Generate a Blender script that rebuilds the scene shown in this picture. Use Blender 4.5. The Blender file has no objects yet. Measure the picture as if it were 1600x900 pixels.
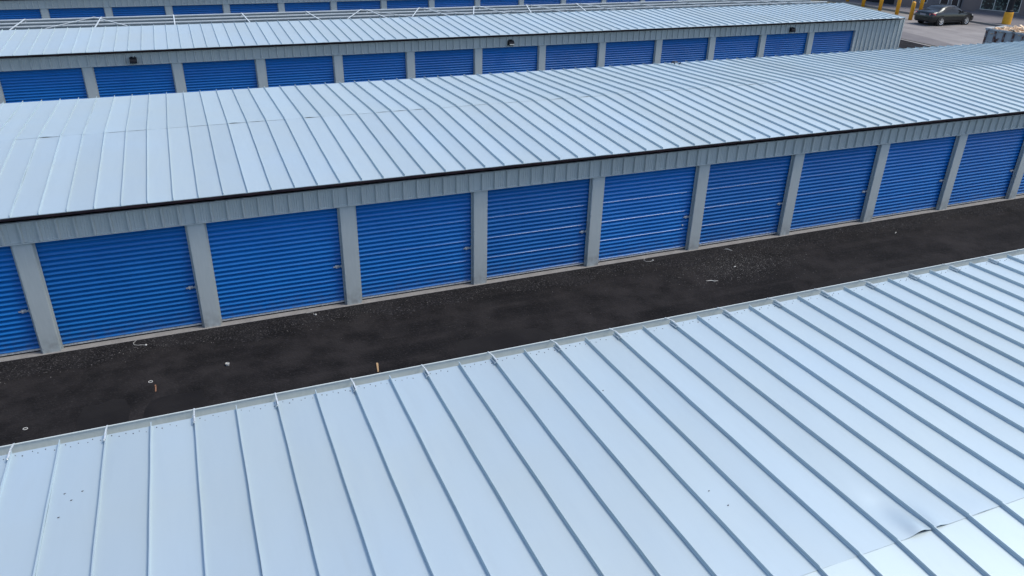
import bpy, math, random
from mathutils import Vector, Matrix

rnd = random.Random(7)
sc = bpy.context.scene

# ---------------------------------------------------------------- camera
cam_d = bpy.data.cameras.new("camera")
cam_d.sensor_width = 36.0
cam_d.lens = 1216.9 / 1600.0 * 36.0
cam_d.clip_start = 0.1
cam_d.clip_end = 1500
cam = bpy.data.objects.new("camera", cam_d)
sc.collection.objects.link(cam)
YAW, PIT, ROL = 0.4004, -0.4704, 0.0263
fw = Vector((math.sin(YAW) * math.cos(PIT), math.cos(YAW) * math.cos(PIT), math.sin(PIT)))
rt = Vector((math.cos(YAW), -math.sin(YAW), 0))
up = rt.cross(fw)
rr = rt * math.cos(ROL) + up * math.sin(ROL)
uu = up * math.cos(ROL) - rt * math.sin(ROL)
M = Matrix((rr, uu, -fw)).transposed().to_4x4()
M.translation = Vector((4.1949, -15.7716, 8.4543))
cam.matrix_world = M
sc.camera = cam

# ---------------------------------------------------------------- light
SUN_AZ = 112     # degrees clockwise from +Y (away from the camera)
SUN_EL = 58.5
world = bpy.data.worlds.new("World")
sc.world = world
world.use_nodes = True
wn = world.node_tree.nodes
wl = world.node_tree.links
bg = wn["Background"]
sky = wn.new("ShaderNodeTexSky")
sky.sky_type = 'NISHITA'
sky.sun_disc = False
sky.sun_elevation = math.radians(SUN_EL)
sky.sun_rotation = math.radians(SUN_AZ)
sky.air_density = 1.0
sky.dust_density = 1.4
sky.ozone_density = 1.0
wl.new(sky.outputs[0], bg.inputs[0])
bg.inputs[1].default_value = 0.15
sd = bpy.data.lights.new("sun", 'SUN')
sd.energy = 2.2
sd.angle = math.radians(18)
sd.color = (1.0, 0.95, 0.84)
sun = bpy.data.objects.new("sun", sd)
sc.collection.objects.link(sun)
a, e = math.radians(SUN_AZ), math.radians(SUN_EL)
sdir = Vector((math.sin(a) * math.cos(e), math.cos(a) * math.cos(e), math.sin(e)))
sun.rotation_euler = sdir.to_track_quat('Z', 'Y').to_euler()
sun.location = sdir * 60
sc.view_settings.view_transform = 'Standard'
sc.view_settings.look = 'None'
sc.view_settings.exposure = 0.56
sc.view_settings.gamma = 1.0

# ---------------------------------------------------------------- materials
def mat(name, col, rough=0.5, metal=0.0, noise=None, bump=None, spec=0.5, obj_var=0.0, coat=0.0, dirt=None):
    """noise: (scale, col2, detail, lo, hi) ; bump: (scale, strength, distance)"""
    m = bpy.data.materials.new(name)
    m.use_nodes = True
    nt = m.node_tree
    b = nt.nodes["Principled BSDF"]
    b.inputs["Base Color"].default_value = (*col, 1)
    b.inputs["Roughness"].default_value = rough
    b.inputs["Metallic"].default_value = metal
    b.inputs["Specular IOR Level"].default_value = spec
    b.inputs["Coat Weight"].default_value = coat
    b.inputs["Coat Roughness"].default_value = 0.15
    geo = nt.nodes.new("ShaderNodeNewGeometry")
    out = None
    if noise:
        ns = noise if isinstance(noise, list) else [noise]
        prev = None
        for (scale, c2, det, lo, hi) in ns:
            n = nt.nodes.new("ShaderNodeTexNoise")
            n.inputs["Detail"].default_value = det
            n.inputs["Roughness"].default_value = 0.6
            if isinstance(scale, tuple):
                mp = nt.nodes.new("ShaderNodeMapping")
                mp.inputs["Scale"].default_value = scale
                nt.links.new(geo.outputs["Position"], mp.inputs[0])
                nt.links.new(mp.outputs[0], n.inputs["Vector"])
                n.inputs["Scale"].default_value = 1.0
            else:
                nt.links.new(geo.outputs["Position"], n.inputs["Vector"])
                n.inputs["Scale"].default_value = scale
            mr = nt.nodes.new("ShaderNodeMapRange")
            mr.inputs[1].default_value = lo
            mr.inputs[2].default_value = hi
            nt.links.new(n.outputs[0], mr.inputs[0])
            mx = nt.nodes.new("ShaderNodeMix")
            mx.data_type = 'RGBA'
            nt.links.new(mr.outputs[0], mx.inputs[0])
            if prev is None:
                mx.inputs[6].default_value = (*col, 1)
            else:
                nt.links.new(prev, mx.inputs[6])
            mx.inputs[7].default_value = (*c2, 1)
            prev = mx.outputs[2]
        out = prev
    if obj_var:
        oi = nt.nodes.new("ShaderNodeObjectInfo")
        mr = nt.nodes.new("ShaderNodeMapRange")
        mr.inputs[3].default_value = 1 - obj_var
        mr.inputs[4].default_value = 1 + obj_var
        nt.links.new(oi.outputs["Random"], mr.inputs[0])
        mm = nt.nodes.new("ShaderNodeVectorMath")
        mm.operation = 'SCALE'
        if out is None:
            mm.inputs[0].default_value = col
        else:
            nt.links.new(out, mm.inputs[0])
        nt.links.new(mr.outputs[0], mm.inputs["Scale"])
        out = mm.outputs[0]
    if dirt:      # splashed dust that thins out with height above the ground: (height, colour, amount)
        sx = nt.nodes.new("ShaderNodeSeparateXYZ"); nt.links.new(geo.outputs["Position"], sx.inputs[0])
        m1 = nt.nodes.new("ShaderNodeMapRange"); m1.inputs[1].default_value = dirt[0]; m1.inputs[2].default_value = 0.0
        m1.inputs[3].default_value = 0.0; m1.inputs[4].default_value = dirt[2]
        nt.links.new(sx.outputs[2], m1.inputs[0])
        n = nt.nodes.new("ShaderNodeTexNoise"); n.inputs["Scale"].default_value = 7; n.inputs["Detail"].default_value = 5
        nt.links.new(geo.outputs["Position"], n.inputs["Vector"])
        mu = nt.nodes.new("ShaderNodeMath"); mu.operation = 'MULTIPLY'
        m2 = nt.nodes.new("ShaderNodeMapRange"); m2.inputs[1].default_value = 0.35; m2.inputs[2].default_value = 0.65
        nt.links.new(n.outputs[0], m2.inputs[0]); nt.links.new(m1.outputs[0], mu.inputs[0]); nt.links.new(m2.outputs[0], mu.inputs[1])
        mx = nt.nodes.new("ShaderNodeMix"); mx.data_type = 'RGBA'
        nt.links.new(mu.outputs[0], mx.inputs[0])
        if out is None: mx.inputs[6].default_value = (*col, 1)
        else: nt.links.new(out, mx.inputs[6])
        mx.inputs[7].default_value = (*dirt[1], 1); out = mx.outputs[2]
    if out is not None:
        nt.links.new(out, b.inputs["Base Color"])
    if bump:
        prevn = None
        for (scale, strg, dist) in (bump if isinstance(bump, list) else [bump]):
            n = nt.nodes.new("ShaderNodeTexNoise")
            n.inputs["Detail"].default_value = 3
            if isinstance(scale, tuple):
                mp = nt.nodes.new("ShaderNodeMapping")
                mp.inputs["Scale"].default_value = scale
                nt.links.new(geo.outputs["Position"], mp.inputs[0])
                nt.links.new(mp.outputs[0], n.inputs["Vector"])
                n.inputs["Scale"].default_value = 1.0
            else:
                nt.links.new(geo.outputs["Position"], n.inputs["Vector"])
                n.inputs["Scale"].default_value = scale
            bp = nt.nodes.new("ShaderNodeBump")
            bp.inputs["Strength"].default_value = strg
            bp.inputs["Distance"].default_value = dist
            nt.links.new(n.outputs[0], bp.inputs["Height"])
            if prevn is not None:
                nt.links.new(prevn, bp.inputs["Normal"])
            prevn = bp.outputs[0]
        nt.links.new(prevn, b.inputs["Normal"])
    return m

MT = {}
MT['roof'] = mat('pale_coated_steel', (0.49, 0.565, 0.585), 0.50, 0.55,
                 noise=[(0.35, (0.48, 0.575, 0.63), 3, 0.35, 0.7), ((7, 0.8, 7), (0.47, 0.55, 0.585), 5, 0.5, 0.85)],
                 bump=[((2.2, 0.7, 1), 0.35, 0.02), (60, 0.03, 0.002)], obj_var=0.035)
MT['trim'] = mat('grey_painted_steel', (0.46, 0.505, 0.50), 0.42, 0.0,
                 noise=[(1.3, (0.425, 0.47, 0.465), 4, 0.35, 0.7), ((25, 25, 2.5), (0.49, 0.53, 0.525), 4, 0.45, 0.8)],
                 bump=((3, 3, 1), 0.12, 0.01), obj_var=0.03, dirt=(0.45, (0.20, 0.19, 0.18), 0.6))
MT['blue'] = mat('blue_painted_steel', (0.003, 0.135, 0.43), 0.29, 0.0, spec=0.45,
                 noise=[(1.2, (0.004, 0.150, 0.46), 3, 0.35, 0.7), ((1.5, 1, 22), (0.010, 0.16, 0.42), 5, 0.58, 0.9)],
                 bump=((2.5, 1, 3), 0.28, 0.012), obj_var=0.10, dirt=(0.5, (0.10, 0.12, 0.17), 0.45))
MT['zinc'] = mat('galvanised_steel', (0.70, 0.73, 0.74), 0.38, 0.4, noise=(30, (0.42, 0.44, 0.45), 3, 0.4, 0.7))
MT['frame'] = mat('galvanised_framing', (0.58, 0.62, 0.64), 0.45, 0.2, noise=(3, (0.5, 0.55, 0.58), 3, 0.4, 0.7))
MT['web'] = mat('shaded_galvanised_web', (0.24, 0.28, 0.29), 0.5, 0.1, noise=(0.5, (0.19, 0.23, 0.24), 3, 0.4, 0.7))  # framing steel with the web's shade put into a darker colour
MT['eave_shade'] = mat('dark_maroon_eave_shade', (0.085, 0.045, 0.055), 0.8, noise=(3, (0.05, 0.03, 0.042), 3, 0.4, 0.6))  # maroon, with the shade of the open eave put into the colour
MT['liner'] = mat('dull_liner_sheet', (0.13, 0.15, 0.165), 0.6, noise=(0.4, (0.10, 0.12, 0.13), 4, 0.35, 0.7))
MT['rubber'] = mat('black_rubber', (0.012, 0.012, 0.013), 0.6)
MT['concrete'] = mat('pale_concrete', (0.255, 0.245, 0.235), 0.85,
                     noise=[(4, (0.19, 0.18, 0.175), 6, 0.35, 0.7), (40, (0.2, 0.19, 0.18), 4, 0.55, 0.8)], bump=(30, 0.3, 0.01))
MT['white'] = mat('white_scrap', (0.48, 0.48, 0.46), 0.6)
MT['stone'] = mat('loose_dark_stone', (0.014, 0.013, 0.014), 0.85, noise=(37, (0.20, 0.19, 0.185), 2, 0.585, 0.68))
MT['speck'] = mat('dark_speck', (0.06, 0.065, 0.08), 0.6)
MT['wood'] = mat('splintered_wood', (0.36, 0.25, 0.14), 0.7, noise=((20, 20, 60), (0.35, 0.2, 0.09), 3, 0.4, 0.7))
MT['rustwood'] = mat('orange_stained_wood', (0.17, 0.075, 0.04), 0.7, noise=(40, (0.26, 0.15, 0.09), 3, 0.4, 0.7))
MT['yellow'] = mat('safety_yellow_paint', (0.72, 0.34, 0.008), 0.45, noise=(5, (0.60, 0.27, 0.01), 4, 0.4, 0.75), coat=0.2)
MT['black'] = mat('black_metal', (0.011, 0.012, 0.016), 0.6, spec=0.25)
MT['lamp_glass'] = mat('frosted_lamp_lens', (0.62, 0.62, 0.58), 0.3)

def asphalt(name, c1, c2, c3, patch=None):
    m = mat(name, c1, 0.82, 0.0,
            noise=[(0.45, c2, 5, 0.38, 0.66), ((0.10, 2.2, 1), c2, 5, 0.45, 0.68), (1.6, (c1[0]*.75, c1[1]*.75, c1[2]*.75), 7, 0.42, 0.72), (26, c3, 4, 0.55, 0.75)],
            bump=[(28, 0.9, 0.02), (8, 0.3, 0.02)], spec=0.1)
    return m
MT['asphalt'] = asphalt('fresh_black_asphalt', (0.0085, 0.0082, 0.0092), (0.0225, 0.0205, 0.0215), (0.030, 0.0285, 0.030))
MT['asphalt_rim'] = asphalt('coarse_asphalt_edge', (0.008, 0.0078, 0.009), (0.018, 0.017, 0.0185), (0.085, 0.082, 0.086))
MT['tar'] = mat('smooth_tar', (0.0085, 0.0078, 0.0085), 0.7, noise=[(1.1, (0.013, 0.012, 0.0125), 5, 0.4, 0.6), (90, (0.025, 0.023, 0.025), 3, 0.6, 0.8)], spec=0.15, bump=(45, 0.4, 0.01))
MT['lot'] = mat('worn_grey_lot', (0.22, 0.205, 0.20), 0.9,
                noise=[((0.9, 0.18, 1), (0.16, 0.148, 0.148), 5, 0.4, 0.68), (0.5, (0.27, 0.255, 0.25), 5, 0.5, 0.75),
                       (60, (0.15, 0.14, 0.14), 2, 0.6, 0.8)], bump=(40, 0.4, 0.01))
MT['lot_dark'] = mat('darker_grey_lot', (0.125, 0.115, 0.12), 0.9, noise=[(0.7, (0.15, 0.14, 0.14), 5, 0.4, 0.68)], bump=(40, 0.4, 0.01))
MT['walk'] = mat('grey_sidewalk', (0.15, 0.14, 0.15), 0.9, noise=[(0.6, (0.11, 0.105, 0.115), 5, 0.4, 0.68)], bump=(30, 0.3, 0.01))
MT['ground'] = mat('dusty_ground', (0.17, 0.16, 0.145), 0.95, noise=[(0.1, (0.10, 0.11, 0.07), 6, 0.4, 0.65)])
MT['stucco'] = mat('taupe_stucco', (0.19, 0.155, 0.145), 0.9, noise=[(0.5, (0.155, 0.128, 0.125), 5, 0.4, 0.68)], bump=(40, 0.4, 0.01))
MT['stucco_b'] = mat('grey_stucco', (0.15, 0.145, 0.155), 0.9, noise=[(0.5, (0.12, 0.115, 0.125), 5, 0.4, 0.68)], bump=(40, 0.4, 0.01))
MT['tan'] = mat('tan_wall_paint', (0.42, 0.29, 0.21), 0.85, noise=(0.7, (0.36, 0.25, 0.18), 4, 0.4, 0.7))
MT['palewall'] = mat('pale_wall_paint', (0.36, 0.33, 0.34), 0.85, noise=(0.7, (0.3, 0.28, 0.29), 4, 0.4, 0.7))
MT['greenwall'] = mat('grey_green_wall_paint', (0.22, 0.225, 0.2), 0.85, noise=(0.7, (0.18, 0.185, 0.165), 4, 0.4, 0.7))
MT['alum'] = mat('window_aluminium', (0.5, 0.51, 0.5), 0.4, 0.3)
MT['glass'] = mat('dark_window_glass', (0.012, 0.013, 0.018), 0.08, 0.0, spec=0.6)
MT['decal'] = mat('patterned_window_film', (0.012, 0.018, 0.02), 0.12, 0.0,
                  noise=[(4.5, (0.10, 0.15, 0.135), 2.5, 0.50, 0.60), (6.0, (0.02, 0.03, 0.035), 2, 0.55, 0.6)])
MT['paint'] = mat('graphite_car_paint', (0.035, 0.040, 0.042), 0.25, 0.8, coat=0.3)
MT['carglass'] = mat('car_glass', (0.008, 0.010, 0.011), 0.05, 0.0, spec=0.35)
MT['tyre'] = mat('tyre_rubber', (0.012, 0.012, 0.012), 0.8)
MT['rim'] = mat('alloy_rim', (0.65, 0.66, 0.67), 0.3, 0.8)
MT['red'] = mat('red_tail_lens', (0.50, 0.01, 0.03), 0.15, coat=1.0)
MT['plate'] = mat('number_plate', (0.22, 0.22, 0.25), 0.5)
MT['dump'] = mat('chipped_grey_dumpster', (0.46, 0.50, 0.51), 0.6,
                 noise=[(1.8, (0.33, 0.36, 0.40), 5, 0.4, 0.7), (3.5, (0.09, 0.03, 0.018), 6, 0.56, 0.66)])
MT['rust'] = mat('rusted_steel', (0.13, 0.055, 0.04), 0.85, noise=[(5, (0.28, 0.27, 0.28), 6, 0.48, 0.56), (3, (0.04, 0.02, 0.018), 5, 0.55, 0.7)])
MT['rubble'] = mat('broken_board_rubble', (0.62, 0.42, 0.26), 0.85,
                   noise=[(3, (0.75, 0.62, 0.46), 4, 0.45, 0.6), (7, (0.25, 0.15, 0.08), 4, 0.58, 0.7)])

# ---------------------------------------------------------------- mesh helpers
class MB:
    def __init__(s):
        s.v = []; s.f = []
    def quad(s, *p):
        n = len(s.v); s.v += [tuple(q) for q in p]; s.f.append(tuple(range(n, n + len(p))))
    def box(s, x0, y0, z0, x1, y1, z1):
        n = len(s.v)
        s.v += [(x0,y0,z0),(x1,y0,z0),(x1,y1,z0),(x0,y1,z0),(x0,y0,z1),(x1,y0,z1),(x1,y1,z1),(x0,y1,z1)]
        for f in ((0,3,2,1),(4,5,6,7),(0,1,5,4),(1,2,6,5),(2,3,7,6),(3,0,4,7)):
            s.f.append(tuple(n + i for i in f))
    def beam(s, p, q, w, h):
        p = Vector(p); q = Vector(q); d = (q - p).normalized()
        ref = Vector((0, 0, 1)) if abs(d.z) < 0.9 else Vector((1, 0, 0))
        a = d.cross(ref).normalized() * w / 2; b = a.cross(d).normalized() * h / 2
        n = len(s.v)
        for c in (p, q):
            for (i, j) in ((-1,-1),(1,-1),(1,1),(-1,1)):
                s.v.append(tuple(c + a * i + b * j))
        for f in ((3,2,1,0),(4,5,6,7),(0,1,5,4),(1,2,6,5),(2,3,7,6),(3,0,4,7)):
            s.f.append(tuple(n + i for i in f))
    def tube(s, pts, r, k=6, closed=False):
        pts = [Vector(p) for p in pts]; n0 = len(s.v); N = len(pts)
        for i, p in enumerate(pts):
            rr_ = r[i] if isinstance(r, (list, tuple)) else r
            if closed: d = pts[(i + 1) % N] - pts[i - 1]
            else: d = pts[min(i + 1, N - 1)] - pts[max(i - 1, 0)]
            d.normalize()
            ref = Vector((0, 0, 1)) if abs(d.z) < 0.9 else Vector((1, 0, 0))
            a = d.cross(ref).normalized(); b = a.cross(d)
            for j in range(k):
                t = 2 * math.pi * j / k
                s.v.append(tuple(p + a * math.cos(t) * rr_ + b * math.sin(t) * rr_))
        for i in range(N if closed else N - 1):
            i2 = (i + 1) % N
            for j in range(k):
                j2 = (j + 1) % k
                s.f.append((n0 + i*k + j, n0 + i*k + j2, n0 + i2*k + j2, n0 + i2*k + j))
        if not closed:
            s.f.append(tuple(n0 + j for j in range(k))[::-1])
            s.f.append(tuple(n0 + (N-1)*k + j for j in range(k)))
    def lathe(s, prof, k=24, c=(0, 0, 0), axis='z', cap0=True):
        n0 = len(s.v)
        for (r_, z) in prof:
            for j in range(k):
                t = 2 * math.pi * j / k
                if axis == 'z': s.v.append((c[0] + r_*math.cos(t), c[1] + r_*math.sin(t), c[2] + z))
                else: s.v.append((c[0] + r_*math.cos(t), c[1] + z, c[2] + r_*math.sin(t)))
        for i in range(len(prof) - 1):
            for j in range(k):
                j2 = (j + 1) % k
                s.f.append((n0 + i*k + j, n0 + i*k + j2, n0 + (i+1)*k + j2, n0 + (i+1)*k + j))
        if cap0: s.f.append(tuple(n0 + j for j in range(k))[::-1])
        s.f.append(tuple(n0 + (len(prof)-1)*k + j for j in range(k)))
    def mesh(s, name, m, smooth=False):
        me = bpy.data.meshes.new(name)
        me.from_pydata(s.v, [], s.f)
        me.materials.append(MT[m])
        if smooth:
            for p in me.polygons: p.use_smooth = True
        me.update()
        return me
    def build(s, name, m, parent=None, loc=(0, 0, 0), smooth=False, **tags):
        return put(name, s.mesh(name, m, smooth), parent, loc, **tags)

def put(name, me, parent=None, loc=(0, 0, 0), rot=None, **tags):
    o = bpy.data.objects.new(name, me)
    sc.collection.objects.link(o)
    o.location = loc
    if rot: o.rotation_euler = rot
    if parent: o.parent = parent
    for k, v in tags.items(): o[k] = v
    return o

def thing(name, loc, label, cat, group=None, rot=None):
    o = bpy.data.objects.new(name, None)
    o.empty_display_size = 0.2
    sc.collection.objects.link(o)
    o.location = loc
    if rot: o.rotation_euler = rot
    o['label'] = label; o['category'] = cat
    if group: o['group'] = group
    return o

# ---------------------------------------------------------------- ground setting
def sheet(name, pts, z, m, kind='structure'):
    b = MB(); b.quad(*[(x, y, z) for x, y in pts]); return b.build(name, m, kind=kind)
sheet('ground', [(-250, -150), (350, -150), (350, 400), (-250, 400)], -0.05, 'ground')
sheet('parking_lot', [(49.3, -40), (66.5, -40), (63.2, 31.2), (61.0, 37.1), (59.5, 41.5), (59.0, 90), (53.6, 90)], -0.03, 'lot')
sheet('patched_strip', [(50.45, 10), (51.2, 10), (52.25, 22.4), (53.2, 25.8), (53.6, 28.5), (53.2, 34), (52.3, 38), (51.6, 38), (50.9, 28)], -0.024, 'lot_dark')
sheet('asphalt_lane', [(-40, -45), (48.5, -45), (50.47, 25.7), (52.6, 60), (-40, 60)], -0.016, 'asphalt')
b = MB()
b.quad((49.2, 10, -0.012), (49.32, 10, -0.012), (50.55, 25.7, -0.012), (51.9, 42, -0.012), (51.78, 42, -0.012), (50.43, 25.7, -0.012))
b.build('painted_line', 'palewall', kind='structure')
# coarse broken edge of the asphalt along the middle building
b = MB(); N = 220
for i in range(N):
    x0 = -8 + i * 0.26; x1 = x0 + 0.26
    w0 = 0.62 + 0.18*math.sin(x0*1.7) + 0.12*math.sin(x0*4.1+1); w1 = 0.62 + 0.18*math.sin(x1*1.7) + 0.12*math.sin(x1*4.1+1)
    b.quad((x0, -w0, -0.0125), (x1, -w1, -0.0125), (x1, 0.0, -0.006), (x0, 0.0, -0.006))
b.build('coarse_asphalt_edge', 'asphalt_rim', kind='structure')
b = MB()
def blob_sheet(b, cx, cy, rx, ry, z, seed):
    r_ = random.Random(seed); n = 14
    b.quad(*[(cx + rx*max(-1, min(1, 1.25*math.cos(t*6.2832/n)))*r_.uniform(.93, 1.05), cy + ry*max(-1, min(1, 1.25*math.sin(t*6.2832/n)))*r_.uniform(.9, 1.05), z) for t in range(n)])
blob_sheet(b, 1.95, -3.0, 0.42, 0.85, -0.0115, 1); blob_sheet(b, 3.15, -3.1, 0.55, 0.75, -0.0112, 2); blob_sheet(b, 9.6, -3.2, 1.1, 0.9, -0.0114, 3); blob_sheet(b, 19.5, -3.4, 2.2, 0.7, -0.0113, 5)
b.build('tar_patch', 'tar', kind='structure')
# loose stones
def pebbles(name, spots, m):
    b = MB()
    for (x, y, z, r_) in spots:
        n = len(b.v)
        q = rnd.uniform(0, 6.28)
        a_, b_, c_ = r_*rnd.uniform(.7, 1.4), r_*rnd.uniform(.6, 1.1), r_*rnd.uniform(.4, .8)
        ca, sa = math.cos(q), math.sin(q)
        for (i, j, k) in ((1,0,0),(0,1,0),(-1,0,0),(0,-1,0),(0,0,1)):
            b.v.append((x + i*a_*ca - j*b_*sa, y + i*a_*sa + j*b_*ca, z + k*c_))
        for f in ((0,1,4),(1,2,4),(2,3,4),(3,0,4)): b.f.append(tuple(n + t for t in f))
    return b.build(name, m, kind='stuff', label='loose dark gravel scattered on the asphalt along the blue doors', category='gravel')
sp = []
for i in range(26000):
    x = rnd.uniform(-3, 34)
    d = abs(rnd.gauss(0, 0.33))
    if rnd.random() > 0.45 + 0.55*math.sin(x*0.55 + 1.2)**2: continue
    sp.append((x, -0.04 - d, -0.013, rnd.uniform(0.006, 0.018)))
for i in range(4500):
    sp.append((rnd.gauss(16.6, 0.95), rnd.gauss(-1.15, 0.42), -0.015, rnd.uniform(0.007, 0.021)))
for i in range(1500):
    x = rnd.gauss(22, 3.5); sp.append((x, -0.2 - abs(rnd.gauss(0, 0.8)), -0.015, rnd.uniform(0.004, 0.012)))
for i in range(2600):
    sp.append((rnd.uniform(-3, 36), rnd.uniform(-7, -0.3), -0.015, rnd.uniform(0.003, 0.009)))
pebbles('loose_gravel', sp, 'stone')

# ---------------------------------------------------------------- shared building pieces
SEAM = 0.4572; PITCH = 3.048; PW = 0.3136; HD = 2.3978; HT = 2.795
def panel_mesh(y0, z0, y1, z1, lip=0.0, lift=None, seed=0, sag=0.0025, zoff=0.0, over=0.0):
    """One standing-seam roof panel, seam at x=0. y0 eave, y1 ridge. lift=(amount, centre 0..1, width)"""
    r_ = random.Random(seed)
    b = MB(); ny = 22 if lift else 12; xs = [SEAM*i/11 for i in range(11)] + [SEAM - 0.006] if lift else [0.0, 0.09, 0.2286, 0.37, SEAM - 0.006]
    L = abs(y1 - y0); sg = 1 if y1 > y0 else -1
    y1 = y1 + sg * over; slope = (z1 - z0) / L
    rows = []
    ph = [r_.uniform(0, 6.28) for _ in range(6)]
    for j in range(ny + 1):
        t = j / ny
        if lift: t = 1 - (1 - t)**2.4
        y = y0 + (y1 - y0) * t; zz = z0 + slope * abs(y - y0) + zoff
        row = []
        for i, x in enumerate(xs):
            u = x / SEAM
            w = math.sin(math.pi * u) * sag * (math.sin(t*9 + ph[0]) + 0.7*math.sin(t*17 + ph[1]) + 0.5*math.sin(t*31 + ph[2]))
            if lift:
                dd = abs(y1 - y)
                w += lift[0] * math.exp(-(dd / 0.19)**2.4) * math.exp(-((u - lift[1]) / lift[2])**2)
                w -= lift[0] * 0.5 * math.exp(-((dd - 0.42) / 0.16)**2) * math.exp(-((u - lift[1] + .15) / (lift[2]*1.2))**2)
            row.append((x, y, zz + w))
        rows.append(row)
    n0 = len(b.v)
    for row in rows: b.v += row
    K = len(xs)
    for j in range(ny):
        for i in range(K - 1):
            q = (n0 + j*K + i, n0 + j*K + i + 1, n0 + (j+1)*K + i + 1, n0 + (j+1)*K + i)
            b.f.append(q if sg > 0 else q[::-1])
    # folded edge of the sheet at both ends
    for row, dz in ((rows[0], 0.012), (rows[-1], 0.0025)):
        for i in range(K - 1):
            p, q = row[i], row[i + 1]
            b.quad((p[0], p[1], p[2] - dz), (q[0], q[1], q[2] - dz), q, p)
    # the seam: upright leg with a folded bead, slightly wandering
    H = 0.046; sw = r_.uniform(-0.003, 0.003)
    prof = [(-0.007, 0.0), (-0.003, 0.006), (-0.003, H - 0.014), (-0.006, H - 0.011), (-0.005, H), (0.004, H), (0.005, H - 0.012), (0.001, H - 0.014), (0.0005, 0.0)]
    n1 = len(b.v); P_ = len(prof)
    for j in range(ny + 1):
        t = j / ny
        if lift: t = 1 - (1 - t)**2.4
        y = y0 - sg*lip + (y1 - y0 + sg*lip) * t; zz = z0 + slope * abs(y - y0) * (1 if (y - y0)*sg >= 0 else -1) + zoff
        dx = sw * math.sin(math.pi * t) + 0.0015 * math.sin(t*23 + ph[3])
        for (px, pz) in prof: b.v.append((px + dx, y, zz + pz))
    for j in range(ny):
        for i in range(P_ - 1):
            b.f.append((n1 + j*P_ + i, n1 + j*P_ + i + 1, n1 + (j+1)*P_ + i + 1, n1 + (j+1)*P_ + i))
    b.f.append(tuple(n1 + i for i in range(P_)))
    b.f.append(tuple(n1 + ny*P_ + i for i in range(P_))[::-1])
    me = b.mesh('roof_panel', 'roof')
    for p in me.polygons[:ny * (K - 1)]: p.use_smooth = True
    return me

def rib_sheet(width, z0, z1, y, x_ribs, face=-1):
    """ribbed wall sheet, local x 0..width, outer face toward -y if face=-1"""
    pts = [(0, 0)]
    for xr in x_ribs:
        pts += [(xr - 0.030, 0), (xr - 0.020, 1), (xr + 0.012, 1), (xr + 0.034, 0)]
        for dx in (0.105, 0.152, 0.200):
            pts += [(xr + dx - 0.012, 0), (xr + dx, 0.16), (xr + dx + 0.012, 0)]
    pts = sorted([p for p in pts if 0 <= p[0] <= width], key=lambda p: p[0])
    pts = [(0, 0)] + [p for p in pts if 0.001 < p[0] < width - 0.001] + [(width, 0)]
    b = MB(); n = len(pts)
    for z in (z0, z1):
        for (x, h) in pts: b.v.append((x, y + face * h * 0.050, z))
    for i in range(n - 1):
        q = (i, i + 1, n + i + 1, n + i); b.f.append(q if face < 0 else q[::-1])
    # thin closed back
    m0 = len(b.v)
    for z in (z0, z1):
        for x in (0, width): b.v.append((x, y - face * 0.006, z))
    b.f.append((m0 + 1, m0, m0 + 2, m0 + 3))
    return b

def door_mesh():
    """corrugated roll-up curtain, local x 0..W, bottom z=0.055, facing -y"""
    W = PITCH - PW; b = MB(); P0 = 0.1024; prof = []
    z = 0.072; k = 0
    while z < HD + 0.05:
        if k % 5 == 0:      # sheet lap: small forward-tilted ledge that catches the light
            prof += [(z, 0.002), (z + 0.007, -0.026), (z + 0.018, -0.0325), (z + 0.028, -0.0310), (z + 0.034, -0.0245), (z + 0.054, -0.011), (z + 0.060, 0.002), (z + 0.096, 0.004)]
        else:
            prof += [(z, 0.002), (z + 0.006, -0.026), (z + 0.014, -0.032), (z + 0.023, -0.031), (z + 0.029, -0.0285), (z + 0.053, -0.0125), (z + 0.059, 0.002), (z + 0.096, 0.004)]
        z += P0; k += 1
    prof = [p for p in prof if p[0] < HD + 0.02]
    cols = [i * W / 6 for i in range(7)]
    for (zz, yy) in prof:
        for i, x in enumerate(cols):
            b.v.append((x, yy + 0.0025 * math.sin(i * 1.9 + zz * 3.1), zz))
    K = len(cols)
    for j in range(len(prof) - 1):
        for i in range(K - 1):
            b.f.append((j*K + i, j*K + i + 1, (j+1)*K + i + 1, (j+1)*K + i))
    return b.mesh('door', 'blue')

DM = door_mesh()
bbm = MB(); bbm.box(0, -0.022, 0.034, PITCH - PW, 0.012, 0.074); BBM = bbm.mesh('bottom_bar', 'zinc')
bbm = MB(); bbm.box(0, -0.014, 0.004, PITCH - PW, 0.006, 0.034); SEALM = bbm.mesh('rubber_seal', 'rubber')
def latch_mesh():
    b = MB()
    b.box(-0.060, -0.034, -0.030, 0.03, -0.020, 0.032)
    b.box(-0.105, -0.044, -0.012, 0.15, -0.034, 0.014)
    b.box(0.06, -0.050, -0.024, 0.10, -0.018, 0.026)
    b.box(-0.05, -0.060, -0.030, -0.02, -0.034, 0.006)
    return b.mesh('latch', 'zinc')
LM = latch_mesh()
lk = MB(); lk.lathe([(0.026, 0), (0.026, -0.028), (0.016, -0.034)], 12, (0, -0.016, 0), axis='y'); LKM = lk.mesh('cylinder_lock', 'zinc')
def pier_mesh():
    b = MB(); R = 0.136
    b.box(0, 0, -0.02, PW, R, HD)                      # closed post with wrapped trim
    b.box(-0.012, 0.010, 0, 0.0, 0.030, HD)            # trim return edges
    b.box(PW, 0.010, 0, PW + 0.012, 0.030, HD)
    b.box(-0.045, 0.078, 0, 0.0, 0.098, HD)            # door guides either side
    b.box(PW, 0.078, 0, PW + 0.045, 0.098, HD)
    for zz in (0.12, 0.75, 1.4, 2.05, 2.32):
        for xx in (0.03, PW - 0.03): b.box(xx - 0.006, -0.006, zz - 0.006, xx + 0.006, 0, zz + 0.006)
    return b.mesh('pier', 'trim')
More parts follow.
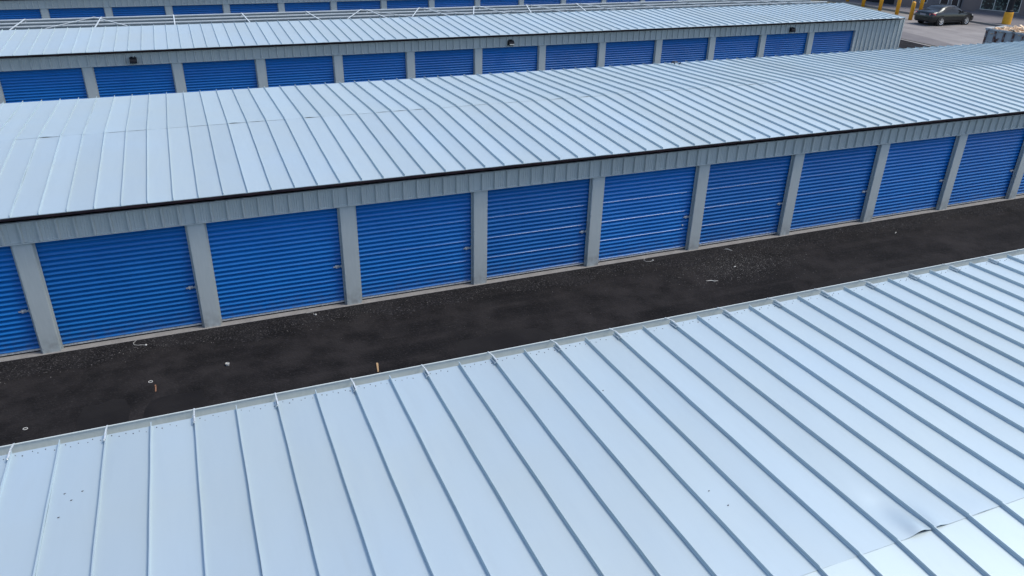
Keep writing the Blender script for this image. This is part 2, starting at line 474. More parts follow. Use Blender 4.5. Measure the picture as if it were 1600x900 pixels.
PM = pier_mesh()
def header_mesh(phase):
    ribs = []; x = phase % 0.3048
    while x < PITCH: ribs.append(x); x += 0.3048
    b = rib_sheet(PITCH, HD, HT, 0.004, ribs)
    b.box(0, -0.032, HD - 0.022, PITCH, 0.05, HD)      # bottom trim
    b.box(0, -0.034, HT, PITCH, 0.02, HT + 0.014)      # top cap
    return b.mesh('header_panel', 'trim')

def front(bld, y, x0, i0, i1, ribx, latches=False, recess=0.142, ez=2.99, xend=None):
    hm = header_mesh(ribx - x0)
    for i in range(i0, i1 + 1):
        x = x0 + i * PITCH
        put('pier', PM, bld, (x, 0, 0))
        put('header_panel', hm, bld, (x, 0, 0))
        d = put('door', DM, bld, (x + PW, recess, 0))
        put('bottom_bar', BBM, d); put('rubber_seal', SEALM, d)
        if latches:
            put('latch', LM, d, (PITCH - PW - 0.125, 0, 0.94))
            if i == 4: put('cylinder_lock', LKM, d, (PITCH - PW - 0.22, 0, 0.72))
    xa, xb = x0 + i0*PITCH, xend or x0 + (i1 + 1)*PITCH
    b = MB(); b.box(xa, 0.09, HT + 0.02, xb, 0.11, ez)
    b.build('eave_shade_panel', 'eave_shade', bld)  # dark panel behind the open eave gap, painted as its shade

def wall_run(bld, name, xa, xb, y, z0, z1, face, ph=0.1):
    ribs = []; x = ph
    while x < xb - xa: ribs.append(x); x += 0.3048
    b = rib_sheet(xb - xa, z0, z1, y, ribs, face)
    return b.build(name, 'trim', bld, (xa, 0, 0))
def end_wall(bld, x, ya, yb, z1, zr, face):
    """gable end wall in a y-z plane, ribs as folds"""
    b = MB(); ys = []; y = ya
    while y < yb - 0.35:
        ys += [(y, 0), (y + 0.25, 0), (y + 0.265, 1), (y + 0.29, 1), (y + 0.3048, 0)]; y += 0.3048
    ys.append((yb, 0)); mid = (ya + yb) / 2; n = len(ys)
    for z in (0, 1):
        for (yy, h) in ys:
            zt = z1 + (zr - z1) * (1 - abs(yy - mid) / (mid - ya))
            b.v.append((x + face*h*0.03, yy, 0 if z == 0 else zt))
    for i in range(n - 1): b.f.append((i, i + 1, n + i + 1, n + i))
    return b.build('end_wall', 'trim', bld)

def slope_panels(bld, xs, x_first, variants, n, special={}):
    for k in range(n):
        m = special.get(k) or variants[rnd.choices(range(len(variants)), weights=[v[1] for v in variants])[0]][0]
        put('roof_panel', m, bld, (x_first + k * SEAM, 0, 0))

def variants(y0, z0, y1, z1, lifts=True, **kw):
    vs = []
    for s in range(5): vs.append((panel_mesh(y0, z0, y1, z1, seed=s * 3 + 1, **kw), 1.0))
    if lifts:
        for s, lf in enumerate(((0.007, 0.5, 0.3), (0.012, 0.3, 0.22), (0.009, 0.7, 0.25))):
            vs.append((panel_mesh(y0, z0, y1, z1, seed=50 + s, lift=lf, **kw), 0.45))
    return vs

# ---------------------------------------------------------------- building A (nearest, under the camera)
A = thing('storage_building', (0, 0, 0), 'nearest storage building, its pale ribbed metal roof and grey gutter filling the foreground', 'storage building', 'rows of storage buildings')
AE, AR, AF = -7.685, -12.18, -16.70
zE, zR = 2.985, 3.156
XA0 = 4.6213 - 24 * SEAM
va = variants(AE, zE, AR, zR, lip=0.02, zoff=0.005, over=0.02)
dent1 = panel_mesh(AE, zE, AR, zR, lip=0.02, zoff=0.005, over=0.02, seed=91, lift=(0.045, 0.66, 0.22))
dent2 = panel_mesh(AE, zE, AR, zR, lip=0.02, zoff=0.005, over=0.02, seed=92, lift=(0.028, 0.16, 0.17))
slope_panels(A, None, XA0, va, 90, {24 + 11: dent1, 24 + 12: dent2})
slope_panels(A, None, XA0, variants(AF, zE, AR, zR, lifts=False, lip=0.02), 90)
XA1 = XA0 + 90 * SEAM
b = MB()   # box gutter
gy0, gy1 = -7.665, -7.52
b.quad((XA0, gy0, 2.965), (XA1, gy0, 2.965), (XA1, gy0, 2.86), (XA0, gy0, 2.86))
b.box(XA0, gy0 - 0.004, 2.852, XA1, gy1, 2.86)
b.box(XA0, gy1 - 0.004, 2.8605, XA1, gy1, 2.985)
b.box(XA0, gy1 - 0.012, 2.985, XA1, gy1 + 0.003, 2.996)
b.build('gutter', 'trim', A)
b = MB(); sm = MB()
sm.beam((0, -7.522, 3.004), (0, -7.70, 3.052), 0.016, 0.006)
sm.beam((0, -7.70, 3.052), (0, -7.86, 3.060), 0.016, 0.006)
sm.beam((-0.020, -7.665, 3.0), (-0.020, -7.83, 3.022), 0.010, 0.020)
sm.beam((-0.006, -7.858, 3.052), (-0.030, -7.835, 3.012), 0.012, 0.012)
SM = sm.mesh('gutter_strap', 'zinc')
for k in range(0, 90, 2): put('gutter_strap', SM, A, (XA0 + k * SEAM, 0, 0))
b = MB()
for k in range(90):
    xk = XA0 + k * SEAM
    for i in range(rnd.choice((4, 5, 6))):
        x = xk + 0.05 + i * 0.07 + rnd.uniform(-0.015, 0.015); y = -7.735 - (i % 2) * 0.045 + rnd.uniform(-0.012, 0.012)
        z = zE + 0.005 + 0.038 * (AE - y) * 1.0
        r_ = rnd.uniform(0.0025, 0.005); b.box(x - r_, y - r_*1.2, z - 0.004, x + r_*1.3, y + r_, z + 0.006)
for (x, y) in ((2.46, -8.62), (2.53, -8.75), (2.62, -8.64), (2.44, -8.98), (2.78, -8.50), (0.55, -8.45), (1.2, -8.05), (3.1, -10.9), (8.35, -8.9), (8.45, -10.95), (8.50, -11.2), (4.1, -12.0)):
    z = zE + 0.006 + 0.038 * (AE - y); b.box(x - 0.007, y - 0.004, z - 0.004, x + 0.006, y + 0.004, z + 0.005)
    b.box(x + 0.003, y + 0.003, z - 0.004, x + 0.011, y + 0.006, z + 0.004)
b.build('roof_specks', 'speck', A, kind='stuff')
wall_run(A, 'wall', XA0, XA1, -7.70, 0.0, 2.94, 1)
wall_run(A, 'wall', XA0, XA1, -16.45, 0.0, 2.94, -1)
end_wall(A, XA0, -16.45, -7.72, 2.92, 3.12, -1); end_wall(A, XA1, -16.45, -7.72, 2.92, 3.12, 1)

# ---------------------------------------------------------------- building B (middle)
B = thing('storage_building', (0, 0, 0), 'middle storage building with a complete pale roof and bright blue doors facing the lane', 'storage building', 'rows of storage buildings')
BE, BR, BF = -0.284, 4.4164, 9.109
zE2, zR2, zF2 = 3.0116, 3.1897, 2.972
XB0 = 6.834 - 28 * SEAM; NB = 110
slope_panels(B, None, XB0, variants(BE, zE2, BR, zR2, lifts=False), NB)
slope_panels(B, None, XB0, variants(BF, zF2, BR, zR2, zoff=0.004, over=0.015), NB)
XB1 = XB0 + NB * SEAM
BX = 0.7318
ib1 = int((XB1 - BX) / PITCH) - 1
front(B, 0, BX, -2, ib1, 5.50, latches=True)
xw = BX + (ib1 + 1) * PITCH
put('pier', PM, B, (xw, 0, 0))
wall_run(B, 'wall', xw + PW, XB1 - 0.02, 0.004, 0, HT, -1)
wall_run(B, 'wall', XB0, XB1 - 0.02, 8.80, 0.0, 2.93, 1)
end_wall(B, XB1 - 0.02, 0.01, 8.79, 2.98, 3.15, 1); end_wall(B, XB0, 0.01, 8.79, 2.98, 3.15, -1)
b = MB(); b.box(XB0, -0.045, -0.3, XB1, 8.85, 0.0); b.build('foundation_slab', 'concrete', B)

# ---------------------------------------------------------------- building C (half-built roof)
CY = 16.944
Cb = thing('storage_building', (0, CY, 0), 'third storage building with bare steel framing showing behind its half-finished roof', 'storage building', 'rows of storage buildings')
zE3, zR3 = 2.945, 3.125
XC0 = 7.80 - 31 * SEAM; NC = 102
XC1 = 40.36
NC = int(round((XC1 - XC0) / SEAM))
slope_panels(Cb, None, XC1 - NC * SEAM, variants(-0.284, zE3, 4.4164, zR3, lifts=False), NC)
CX = 0.7804
front(Cb, CY, CX, -3, 11, 18.09, ez=2.925, xend=40.3)
xw = CX + 12 * PITCH
b = MB(); b.box(xw, 0, -0.02, xw + 0.10, 0.136, HD); b.build('door_jamb', 'trim', Cb)
wall_run(Cb, 'wall', xw + 0.10, 40.63, 0.004, 0, HD, -1, 0.15)
wall_run(Cb, 'wall', xw, 40.63, 0.0042, HD, HT, -1, 0.25)
b = MB(); b.box(40.60, -0.036, 0, 40.66, 0.03, HT + 0.05); b.build('corner_trim', 'trim', Cb)
b = MB(); b.beam((40.37, -0.29, zE3 - 0.02), (40.37, 4.42, zR3 - 0.02), 0.03, 0.10); b.build('rake_trim', 'trim', Cb)
b = MB(); b.box(-12, -0.045, -0.3, 40.66, 8.85, 0.0); b.build('foundation_slab', 'concrete', Cb)
end_wall(Cb, 40.63, 0.02, 8.79, 2.80, 2.98, 1)
# far wall seen from inside through the open framing, partition under the ridge
wall_run(Cb, 'far_wall', -12, 40.6, 8.78, 0.0, 2.74, 1)
b = MB(); b.box(-12, 8.70, 0.0, 40.6, 8.74, 2.70); b.build('wall_liner', 'liner', Cb)
b = MB(); b.box(-12, 4.46, 0.0, 40.6, 4.50, 2.96); b.build('partition', 'liner', Cb)
def zc(y): return zR3 - 0.03 - 0.0385 * (y - 4.4164)
for y in (8.74, 7.30, 5.92, 4.55):
    b = MB(); z = zc(y)
    b.box(-12, y - 0.045, z - 0.045, 40.6, y + 0.06, z)
    p_ = b.build('purlin', 'frame', Cb)
    b = MB(); b.box(-12, y - 0.03, z - 0.17, 40.6, y - 0.026, z - 0.0455); b.box(-12, y - 0.026, z - 0.17, 40.6, y + 0.03, z - 0.165)
    b.build('purlin_web', 'web', p_)
for i in range(-4, 14):
    x = 1.10 + i * PITCH
    if x > 40.5: break
    b = MB(); b.beam((x, 4.5, zc(4.5) + 0.012), (x, 8.74, zc(8.74) + 0.012), 0.05, 0.022); b.build('rafter', 'frame', Cb)
    b = MB(); b.box(x - 0.03, 8.64, 0, x + 0.03, 8.699, 2.85); b.build('post', 'frame', Cb)
    if i in (-2, 0, 4, 5, 6, 7, 8, 12):
        for s in (-1, 1):
            b = MB(); b.beam((x - 0.3, 8.70, zc(8.7) + 0.03), (x - 0.3 + s * 1.5, 4.6, zc(4.6) + 0.03), 0.05, 0.008); b.build('brace_strap', 'frame', Cb)
    # cross partitions between the units
    b = MB(); b.box(x - 0.02, 4.51, 0, x + 0.02, 8.63, 2.2); b.build('unit_partition', 'liner', Cb)

# ---------------------------------------------------------------- building D (farthest)
DY = 33.68
D = thing('storage_building', (0, DY, 0), 'farthest storage building, only its grey wall and dark blue doors showing along the top edge', 'storage building', 'rows of storage buildings')
DX = -2.3127
front(D, DY, DX, -3, 12, 0.12)
xw = DX + 13 * PITCH
b = MB(); b.box(xw, 0, -0.02, xw + 0.10, 0.136, HD); b.build('door_jamb', 'trim', D)
wall_run(D, 'wall', xw + 0.10, 40.6, 0.004, 0, HT, -1)
b = MB(); b.box(-12, -0.045, -0.3, 40.66, 8.85, 0.0); b.build('foundation_slab', 'concrete', D)
end_wall(D, 40.6, 0.02, 8.79, 2.95, 3.15, 1)
vd = variants(-0.284, 3.01, 4.4164, 3.19, lifts=False); slope_panels(D, None, 40.5 - 115 * SEAM, vd, 115)
vd = variants(9.109, 3.01, 4.4164, 3.19, lifts=False); slope_panels(D, None, 40.5 - 115 * SEAM, vd, 115)
wall_run(D, 'wall', -12, 40.6, 8.80, 0.0, 2.93, 1)

# ---------------------------------------------------------------- wall lights on building C
def wall_light(x, label, bright=False):
    t = thing('wall_light', (x, CY - 0.03, 2.565), label, 'wall light', 'wall lights along the third building'); t.scale = (0.8, 0.8, 0.8)
    b = MB(); n = 0
    pr = [(0.0, -0.13), (0.0, 0.12), (-0.10, 0.12), (-0.21, 0.05), (-0.23, -0.02), (-0.23, -0.10), (-0.16, -0.13)]
    for sx in (-0.15, 0.15):
        for (yy, zz) in pr: b.v.append((sx, yy, zz))
    K = len(pr); b.f.append(tuple(range(K))); b.f.append(tuple(range(K, 2*K))[::-1])
    for i in range(K): b.f.append((i, K + i, K + (i+1) % K, (i+1) % K))
    b.build('housing', 'black', t)
    b = MB(); b.box(-0.12, -0.2345, -0.095, 0.14, -0.2305, -0.045); b.build('lens', 'lamp_glass' if bright else 'glass', t)
    b = MB(); b.box(-0.10, 0.001, -0.17, 0.10, 0.03, 0.15); b.build('back_plate', 'black', t)
wall_light(2.52, 'black box light on the grey header above the second blue door from the left')
wall_light(17.64, 'black box light with a pale lens, middle one on the third building', True)
wall_light(33.05, 'small dark box light near the corrugated end of the third building')

# ---------------------------------------------------------------- litter on the lane and roof
def single(name, b, m, loc, label, cat, group=None):
    o = b.build(name, m, None, loc)
    o['label'] = label; o['category'] = cat
    if group: o['group'] = group
    return o
Z = -0.016
b = MB(); b.lathe([(0.030, 0), (0.036, 0.02), (0.040, 0.05), (0.034, 0.055), (0.030, 0.02)], 12)
single('crumpled_cup', b, 'white', (4.11, -1.66, Z), 'small white crumpled cup lying alone on the black lane', 'cup')
def ring(name, x, y, label, tilt):
    b = MB(); pts = [(0.036*math.cos(t*math.pi/7), 0.027*math.sin(t*math.pi/7), 0.008 + tilt*math.sin(t*math.pi/7)) for t in range(14)]
    b.tube(pts, 0.006, 6, closed=True)
    single(name, b, 'white', (x, y, Z), label, 'ring', 'pale rings on the lane')
ring('plastic_ring', 2.71, -1.77, 'pale little ring beside the orange stick on the lane', 0.004)
ring('plastic_ring', 0.72, -2.58, 'pale little ring near the left edge of the lane by the gutter', 0.002)
b = MB(); b.box(-0.012, -0.10, 0, 0.012, 0.08, 0.014); b.box(-0.016, 0.06, 0.014, 0.010, 0.12, 0.022)
single('wooden_stick', b, 'rustwood', (2.80, -2.05, Z), 'short orange brown stick lying on the lane', 'stick')
b = MB(); b.v = [(-0.03, -0.16, 0), (0.0, -0.17, 0), (0.06, 0.12, 0), (0.02, 0.14, 0), (-0.02, -0.15, 0.02), (0.005, -0.16, 0.02), (0.055, 0.12, 0.03), (0.02, 0.13, 0.03)]
b.f = [(0,1,2,3)[::-1], (4,5,6,7), (0,1,5,4), (1,2,6,5), (2,3,7,6), (3,0,4,7)]
single('wood_splinter', b, 'wood', (6.84, -2.75, Z), 'tan pointed wood splinter on the lane next to the foreground gutter', 'splinter')
def string(x, y, pts, label, r_=0.006):
    b = MB(); b.tube([(px, py, 0.008) for px, py in pts], r_*0.75, 5)
    b.lathe([(0.004, 0), (0.022, 0.006), (0.018, 0.024), (0.004, 0.03)], 8, (pts[-1][0], pts[-1][1], 0))
    single('door_cord', b, 'white', (x, y, Z), label, 'cord', 'white pull cords at the doors')
string(2.45, -0.05, [(0.05, 0.05), (-0.02, 0.0), (-0.07, -0.09), (-0.05, -0.17), (0.02, -0.21), (0.10, -0.22), (0.17, -0.26)], 'white pull cord curling out from under the second large blue door from the left')
string(6.0, -0.10, [(-0.22, 0.07), (-0.12, 0.06), (-0.02, 0.04), (0.05, 0.0), (0.04, -0.07), (0.08, -0.09)], 'white pull cord lying under the third large blue door from the left')
string(14.62, -0.12, [(0.16, 0.08), (0.06, 0.10), (-0.04, 0.07), (-0.10, -0.01), (-0.08, -0.09), (0.02, -0.13), (0.12, -0.09)], 'looped white cord in front of the door with the bright white glints')
def scrap(x, y, L, ang, label):
    b = MB(); c, s = math.cos(ang), math.sin(ang)
    b.tube([(-L*c, -L*s, 0.01), (-L*.3*c + .02, -L*.3*s, 0.018), (L*.3*c, L*.3*s - .02, 0.012), (L*c, L*s, 0.01)], [0.006, 0.012, 0.010, 0.005], 5)
    single('plastic_scrap', b, 'white', (x, y, Z), label, 'scrap', 'white scraps in the gravel patch')
scrap(15.50, -1.75, 0.15, -0.3, 'longest white scrap at the near edge of the gravel patch')
scrap(16.55, -1.25, 0.05, 0.4, 'short white scrap in the middle of the gravel patch')
scrap(17.05, -0.30, 0.10, -0.8, 'thin pale scrap at the door side of the gravel patch')
scrap(22.4, -0.9, 0.07, 0.6, 'little pale scrap on the lane right of the gravel patch')
b = MB()
for k in range(16):
    p = Vector((rnd.gauss(0, .09), rnd.gauss(0, .05), 0.03 + abs(rnd.gauss(0, .03)))); a_ = Vector((rnd.uniform(-1, 1), rnd.uniform(-1, 1), rnd.uniform(-.4, .8))) * 0.07
    c_ = Vector((rnd.uniform(-1, 1), rnd.uniform(-1, 1), rnd.uniform(-.3, .6))) * 0.05
    b.quad(p - a_, p + c_, p + a_, p - c_ + Vector((0, 0, .01)))
o = single('leaf_clump', b, 'speck', (20.79, 8.80, 3.0), 'dark clump of dead leaves caught on the far edge of the middle roof', 'leaves')

# ---------------------------------------------------------------- bollards
bm_ = MB(); bm_.lathe([(0.155, -0.03), (0.155, 1.27), (0.14, 1.33), (0.09, 1.37), (0.03, 1.385)], 20)
BOL = bm_.mesh('bollard', 'yellow', smooth=True)
for (x, y, lab) in ((59.24, 33.08, 'yellow bollard standing closest to the rear of the parked car'),
                    (60.55, 35.75, 'yellow bollard second from the parked car, just past the roof corner'),
                    (61.14, 38.20, 'yellow bollard third from the parked car, base hidden by the roof'),
                    (61.68, 40.71, 'yellow bollard fourth from the parked car, before the dark doorway'),
                    (62.3, 43.3, 'yellow bollard farthest left in the row beyond the roof'),
                    (64.15, 36.6, 'yellow bollard half hidden behind the car roof')):
    o = put('bollard', BOL, None, (x, y, 0)); o['label'] = lab; o['category'] = 'bollard'; o['group'] = 'yellow bollards in front of the shop wall'

# light pole
t = thing('light_pole', (64.64, 28.72, 0), 'black light pole on a thick yellow concrete base beside the kerb', 'light pole')
b = MB(); b.lathe([(0.325, -0.05), (0.32, 0.95), (0.30, 0.99)], 28); b.build('concrete_base', 'yellow', t, smooth=False)
b = MB(); b.lathe([(0.27, 0.992), (0.27, 1.08), (0.21, 1.16), (0.19, 1.3), (0.15, 7.5)], 16); b.build('pole', 'black', t)
b = MB(); b.box(-0.9, -0.15, 7.45, 0.15, 0.15, 7.6); b.build('lamp_head', 'black', t)

# ---------------------------------------------------------------- sidewalk + kerb
kl = [(66.9, -40), (63.95, 24), (63.55, 28.5), (63.25, 31.0), (62.2, 34.0), (61.9, 44.0), (58.5, 60), (56, 90)]
bl = [(86, -40), (84, 24), (84, 28.5), (84, 31), (84, 34), (84, 44), (84, 60), (84, 90)]
b = MB()
for i in range(len(kl) - 1):
    b.quad((*kl[i], 0.10), (*bl[i], 0.10), (*bl[i+1], 0.10), (*kl[i+1], 0.10))
b.build('sidewalk', 'walk', kind='structure')
b = MB()
for i in range(len(kl) - 1):
    (x0, y0), (x1, y1) = kl[i], kl[i+1]
    b.quad((x0, y0, -0.04), (x1, y1, -0.04), (x1, y1, 0.106), (x0, y0, 0.106))
    b.quad((x0, y0, 0.106), (x1, y1, 0.106), (x1 + .16, y1, 0.106), (x0 + .16, y0, 0.106))
b.build('kerb', 'concrete', kind='structure')

# ---------------------------------------------------------------- shop building
S = thing('shop_building', (0, 0, 0), 'taupe commercial building with storefront windows behind the parked car', 'building')
SEGS = [((61.2, 60), (65.2, 38.6)), ((65.2, 38.6), (68.6, 36.2)), ((68.6, 36.2), (70.6, 31.8)), ((70.6, 31.8), (73.2, 24))]
def seg_wall(si, openings, m, s0=None, s1=None, H=6.0, thick=0.25):
    (ax, ay), (bx, by) = SEGS[si]; L = math.hypot(bx - ax, by - ay)
    s0 = 0 if s0 is None else s0; s1 = L if s1 is None else s1
    xs = sorted(set([s0, s1] + [v for o_ in openings for v in o_[:2]])); zs = sorted(set([0, H] + [v for o_ in openings for v in o_[2:4]]))
    b = MB()
    for i in range(len(xs) - 1):
        for j in range(len(zs) - 1):
            cx, cz = (xs[i] + xs[i+1]) / 2, (zs[j] + zs[j+1]) / 2
            if any(o_[0] < cx < o_[1] and o_[2] < cz < o_[3] for o_ in openings): continue
            b.box(xs[i], 0, zs[j], xs[i+1], thick, zs[j+1])
    o = b.build('wall', m, S); place(o, si); return o
def place(o, si, s=0, z=0):
    (ax, ay), (bx, by) = SEGS[si]; ang = math.atan2(by - ay, bx - ax)
    o.rotation_euler = (0, 0, ang); o.location = (ax + s*math.cos(ang), ay + s*math.sin(ang), z)
# local frame of a segment: +x along the wall, +y to the far side (left of travel = away from the camera)
def window(si, s0, s1, z0, z1, glass='glass', panes=1, fr=0.05):
    w = s1 - s0; h = z1 - z0; b = MB()
    b.box(0, -0.02, 0, w, 0.05, fr); b.box(0, -0.02, h - fr, w, 0.05, h)
    for i in range(panes + 1):
        x = min(i * w / panes, w - fr); b.box(x, -0.024, fr, x + fr, 0.046, h - fr)
    o = b.build('window', 'alum', S); place(o, si, s0, z0)
    for i in range(panes):
        x0 = i * w / panes + fr; x1 = (i + 1) * w / panes - (fr if i == panes - 1 else 0)
        g = MB(); g.box(0, 0.015, fr, x1 - x0, 0.03, h - fr); put('pane', g.mesh('pane', glass), o, (x0, 0, 0))
seg_wall(0, [], 'tan', -30, 13.3); seg_wall(0, [], 'palewall', 13.3, 14.55); seg_wall(0, [], 'greenwall', 14.55, 16.4)
seg_wall(0, [(17.0, 20.05, 0.02, 2.6)], 'stucco', 16.4)
g = MB(); g.box(0, 0.12, 0, 3.05, 0.16, 2.6); o = g.build('dark_opening_fill', 'black', S); place(o, 0, 17.0, 0)  # black sheet filling the garage opening, painted as its dark inside
seg_wall(1, [(0.0001, 0.22, 0.55, 2.2), (0.60, 1.22, 0.5, 2.2), (2.25, 2.95, 0.46, 2.2), (3.18, 3.78, 0.14, 2.3)], 'stucco_b')
window(1, 0.60, 1.22, 0.5, 2.2); window(1, 2.25, 2.95, 0.46, 2.2); window(1, 3.18, 3.78, 0.14, 2.3); window(1, 0.0001, 0.22, 0.55, 2.2)
b = MB(); b.box(0, -0.07, 0.12, 0.09, -0.002, 6); o = b.build('downspout', 'black', S); place(o, 1, 3.92)
seg_wall(2, [(1.42, 4.45, 0.30, 2.9)], 'stucco')
window(2, 1.42, 4.45, 0.30, 2.9, 'decal', 3)
b = MB(); b.box(1.15, -0.05, 0.10, 4.6, -0.003, 0.27); o = b.build('wall_base', 'stucco_b', S); place(o, 2)
seg_wall(3, [], 'stucco')
b = MB()
pts = [(59.0, 71.8)] + [p[0] for p in SEGS] + [SEGS[-1][1], (84, 24), (84, 71)]
b.v = [(x + (0.3 if i < 5 else 0), y + 0.1, 6.02) for i, (x, y) in enumerate(pts)]; b.f = [tuple(range(len(pts)))]
b.build('roof', 'liner', S)

# ---------------------------------------------------------------- dumpster
ang = math.atan2(17.466 - 19.682, 51.159 - 50.77)
DL = 5.6; DW = 2.3; DH = 1.6
T = thing('dumpster', (50.77, 19.68, 0.0), 'rusty grey open dumpster heaped with broken boards at the right edge', 'dumpster', rot=(0, 0, ang))
b = MB()   # local x along the near side, y toward the far side
b.box(0, 0, 0.18, DL, 0.05, DH); b.box(0, DW - 0.05, 0.18, DL, DW, DH); b.box(0, 0.05, 0.18, 0.05, DW - 0.05, DH); b.box(DL - 0.05, 0.05, 0.18, DL, DW - 0.05, DH)
b.box(0.05, 0.05, 0.18, DL - 0.05, DW - 0.05, 0.24)
b.build('body', 'dump', T)
b = MB(); b.box(-0.05, -0.06, DH - 0.09, DL + 0.05, -0.001, DH + 0.02); b.box(-0.05, DW + 0.001, DH - 0.09, DL + 0.05, DW + 0.06, DH + 0.02)
b.box(-0.06, 0, DH - 0.09, -0.001, DW, DH + 0.02); b.build('top_rail', 'dump', T)
rb = MB(); rb.box(0, -0.09, 0.15, 0.09, -0.001, DH - 0.092); RBM = rb.mesh('side_rib', 'rust')
for k in range(11): put('side_rib', RBM, T, (0.03 + k * 0.545, 0, 0))
b = MB(); b.box(0, -0.07, 0.05, DL, 0.12, 0.178); b.box(0, DW - 0.12, 0.05, DL, DW, 0.178); b.build('skid_rail', 'rust', T)
b = MB()
for k in range(420):
    x = rnd.uniform(0.1, DL - 0.1); y = rnd.uniform(0.1, DW - 0.1)
    hgt = DH - 0.18 + 0.28 * min(1, x / 1.6) * (1 - abs(y / DW - 0.5)) + rnd.uniform(-.08, .08)
    p = Vector((x, y, hgt)); d = Vector((rnd.uniform(-1, 1), rnd.uniform(-1, 1), rnd.uniform(-.35, .35))).normalized() * rnd.uniform(.1, .35)
    b.beam(p - d, p + d, rnd.uniform(.05, .22), rnd.uniform(.02, .08))
b.quad((0.06, 0.06, DH - .25), (DL - .06, 0.06, DH - .12), (DL - .06, DW - .06, DH - .12), (0.06, DW - .06, DH - .25))
o = b.build('board_rubble', 'rubble', None, T.location, kind='stuff'); o.rotation_euler = (0, 0, ang)
o['label'] = 'pale broken boards and rubble heaped inside the rusty dumpster'; o['category'] = 'rubble'

# ---------------------------------------------------------------- car
CAR = thing('parked_car', (57.78, 30.72, -0.03), 'dark grey four-door sedan parked in front of the taupe shop wall', 'car', rot=(0, 0, math.radians(1)))
# x, half width, belt z, roof half width, roof z, sill z
ST = [(0.00, 0.62, 0.70, 0.52, 0.80, 0.36), (0.06, 0.78, 0.84, 0.62, 0.96, 0.28), (0.22, 0.86, 0.93, 0.66, 1.03, 0.24), (0.62, 0.90, 0.96, 0.68, 1.07, 0.22),
      (0.90, 0.91, 0.96, 0.66, 1.14, 0.20), (1.30, 0.92, 0.95, 0.60, 1.34, 0.19), (1.62, 0.92, 0.945, 0.585, 1.42, 0.19), (2.05, 0.92, 0.94, 0.585, 1.455, 0.19),
      (2.55, 0.92, 0.93, 0.585, 1.445, 0.19), (2.95, 0.92, 0.92, 0.59, 1.35, 0.19), (3.30, 0.92, 0.91, 0.62, 1.18, 0.19), (3.62, 0.92, 0.89, 0.68, 1.01, 0.19),
      (3.95, 0.91, 0.84, 0.70, 0.95, 0.20), (4.35, 0.89, 0.77, 0.68, 0.88, 0.21), (4.66, 0.82, 0.66, 0.60, 0.77, 0.24), (4.80, 0.62, 0.50, 0.48, 0.60, 0.30)]
def section(st):
    x, w, bz, rw, rz, sz = st
    h = [(0.0, sz), (w*0.86, sz), (w*0.97, sz + 0.10), (w, (sz + bz)*0.5), (w*0.985, bz - 0.10), (w*0.945, bz), ((w*0.945)*0.5 + rw*0.5 + 0.012, bz*0.5 + rz*0.5), (rw, rz - 0.035), (rw*0.78, rz - 0.006), (0.0, rz)]
    return h
b = MB(); K = 19
for st in ST:
    h = section(st); ring_ = [(st[0], -y, z) for (y, z) in h] + [(st[0], y, z) for (y, z) in h[-2:0:-1]]
    K = len(ring_); b.v += ring_
for i in range(len(ST) - 1):
    for j in range(K):
        j2 = (j + 1) % K; b.f.append((i*K + j, (i+1)*K + j, (i+1)*K + j2, i*K + j2))
b.f.append(tuple(range(K))); b.f.append(tuple((len(ST)-1)*K + j for j in range(K))[::-1])
body = b.build('body', 'paint', CAR, smooth=True)
def lerp_st(x):
    for i in range(len(ST) - 1):
        if ST[i][0] <= x <= ST[i+1][0]:
            t = (x - ST[i][0]) / (ST[i+1][0] - ST[i][0]); return tuple(p + (q - p)*t for p, q in zip(ST[i], ST[i+1]))
def side_pt(x, t, sgn, off=0.008):
    st = lerp_st(x); h = section(st); p, m_, q = h[5], h[6], h[7]
    if t < 0.5: y, z = p[0] + (m_[0]-p[0])*t*2, p[1] + (m_[1]-p[1])*t*2
    else: y, z = m_[0] + (q[0]-m_[0])*(t-.5)*2, m_[1] + (q[1]-m_[1])*(t-.5)*2
    return (x, sgn*(y + off), z + off*0.5)
def glass_strip(name, xs, tlo, thi, sgn):
    b = MB(); rows = 3
    for k, x in enumerate(xs):
        for r_ in range(rows): b.v.append(side_pt(x, tlo[k] + (thi[k]-tlo[k])*r_/(rows-1), sgn))
    for k in range(len(xs) - 1):
        for r_ in range(rows - 1):
            q = (k*rows + r_, (k+1)*rows + r_, (k+1)*rows + r_ + 1, k*rows + r_ + 1); b.f.append(q if sgn < 0 else q[::-1])
    return b.build(name, 'carglass', CAR)
for sgn in (-1, 1):
    glass_strip('side_window', [1.22, 1.5, 1.8, 2.10], [.08]*4, [.35, .80, .88, .90], sgn)
    glass_strip('side_window', [2.17, 2.5, 2.8, 3.08, 3.3], [.08]*5, [.90, .90, .86, .78, .35], sgn)
def top_glass(name, xs, wf):
    b = MB()
    for x in xs:
        st = lerp_st(x); rw, rz = st[3], st[4]
        for f_, dz in ((-wf, -0.02), (-wf*.55, 0.0), (0, .004), (wf*.55, 0.0), (wf, -0.02)): b.v.append((x, rw*f_, rz + dz + 0.012))
    for k in range(len(xs) - 1):
        for r_ in range(4): b.f.append((k*5 + r_, (k+1)*5 + r_, (k+1)*5 + r_ + 1, k*5 + r_ + 1))
    return b.build(name, 'carglass', CAR, smooth=True)
top_glass('rear_window', [0.80, 0.90, 1.1, 1.30, 1.50], 0.90)
top_glass('windshield', [2.75, 2.95, 3.1, 3.30, 3.55], 0.90)
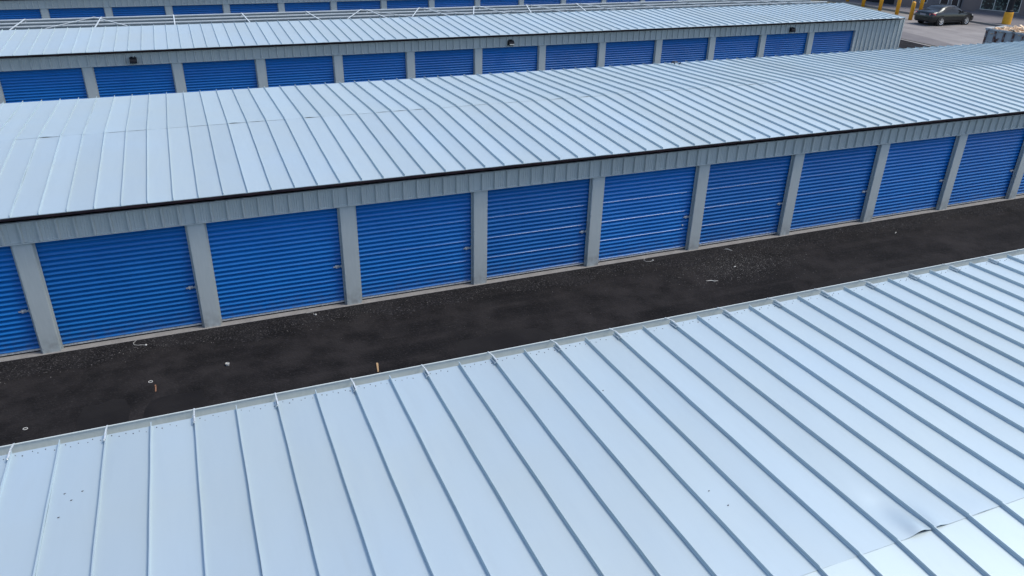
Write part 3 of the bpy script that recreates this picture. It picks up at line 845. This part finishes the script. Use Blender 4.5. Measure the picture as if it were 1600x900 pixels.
for sgn in (-1, 1):
    b = MB(); b.v = [(0.045, sgn*0.48, 0.74), (0.01, sgn*0.60, 0.72), (0.10, sgn*0.835, 0.74), (0.36, sgn*0.895, 0.80), (0.36, sgn*0.875, 0.93), (0.10, sgn*0.80, 0.93), (0.03, sgn*0.66, 0.90), (0.05, sgn*0.48, 0.90)]
    b.v += [(x + 0.05, y*0.9, z) for (x, y, z) in b.v]; f1 = tuple(range(8)); b.f = [f1 if sgn < 0 else f1[::-1]]
    for i in range(8): b.f.append((i, (i+1) % 8, 8 + (i+1) % 8, 8 + i))
    b.build('tail_light', 'red', CAR)
    b = MB(); b.v = [(4.70, sgn*0.55, 0.62), (4.56, sgn*0.84, 0.64), (4.40, sgn*0.888, 0.70), (4.45, sgn*0.83, 0.775), (4.62, sgn*0.62, 0.735)]; b.v += [(x - .05, y*.9, z - .02) for x, y, z in b.v]
    b.f = [(0,1,2,3,4)]
    for i in range(5): b.f.append((i, (i+1) % 5, 5 + (i+1) % 5, 5 + i))
    b.build('headlight', 'lamp_glass', CAR)
b = MB(); b.box(-0.012, -0.26, 0.74, 0.03, 0.26, 0.86); b.build('number_plate', 'plate', CAR)
b = MB(); b.v = []
b.box(-0.035, -0.60, 0.40, 0.12, 0.60, 0.55); b.build('rear_bumper', 'paint', CAR)
tm = MB(); tm.lathe([(0.20, 0.05), (0.20, -0.005), (0.30, -0.01), (0.33, 0.02), (0.33, 0.19), (0.30, 0.22), (0.1, 0.22)], 24, axis='y', cap0=False); TM_ = tm.mesh('tyre', 'tyre', smooth=False)
am = MB(); am.lathe([(0.415, 0.0), (0.415, 0.12), (0.30, 0.125)], 28, axis='y'); AM_ = am.mesh('wheel_arch', 'tyre')
rm = MB(); rm.lathe([(0.215, -0.012), (0.225, -0.016), (0.20, -0.004), (0.195, 0.03), (0.02, 0.03)], 24, axis='y', cap0=False)
for k in range(5):
    a_ = 2*math.pi*k/5 + 0.3
    rm.beam((0.03*math.cos(a_), -0.012, 0.03*math.sin(a_)), (0.20*math.cos(a_), -0.006, 0.20*math.sin(a_)), 0.02, 0.075)
rm.lathe([(0.055, -0.024), (0.055, 0.0)], 12, axis='y')
rk = MB(); rk.lathe([(0.19, 0.02), (0.19, 0.028)], 20, axis='y'); RK_ = rk.mesh('brake_disc', 'tyre')
RM_ = rm.mesh('rim', 'rim')
for x in (1.05, 3.80):
    for sgn in (-1, 1):
        y = sgn * 0.925
        put('wheel_arch', AM_, CAR, (x, sgn*0.922, 0.36), rot=(0, 0, 0 if sgn < 0 else math.pi))
        w = put('wheel', TM_, CAR, (x, sgn*0.935, 0.33), rot=(0, 0, 0 if sgn < 0 else math.pi))
        put('rim', RM_, w, (0, -0.004, 0)); put('brake_disc', RK_, w, (0, -0.004, 0))
for sgn in (-1, 1):
    b = MB(); b.box(3.02, sgn*0.98 - .07, 0.93, 3.14, sgn*0.98 + .07, 1.04); b.build('wing_mirror', 'paint', CAR)
    b = MB(); b.box(1.5, sgn*0.925 - .01, 0.30, 3.35, sgn*0.925 + .01, 0.34); b.build('side_trim', 'black', CAR)
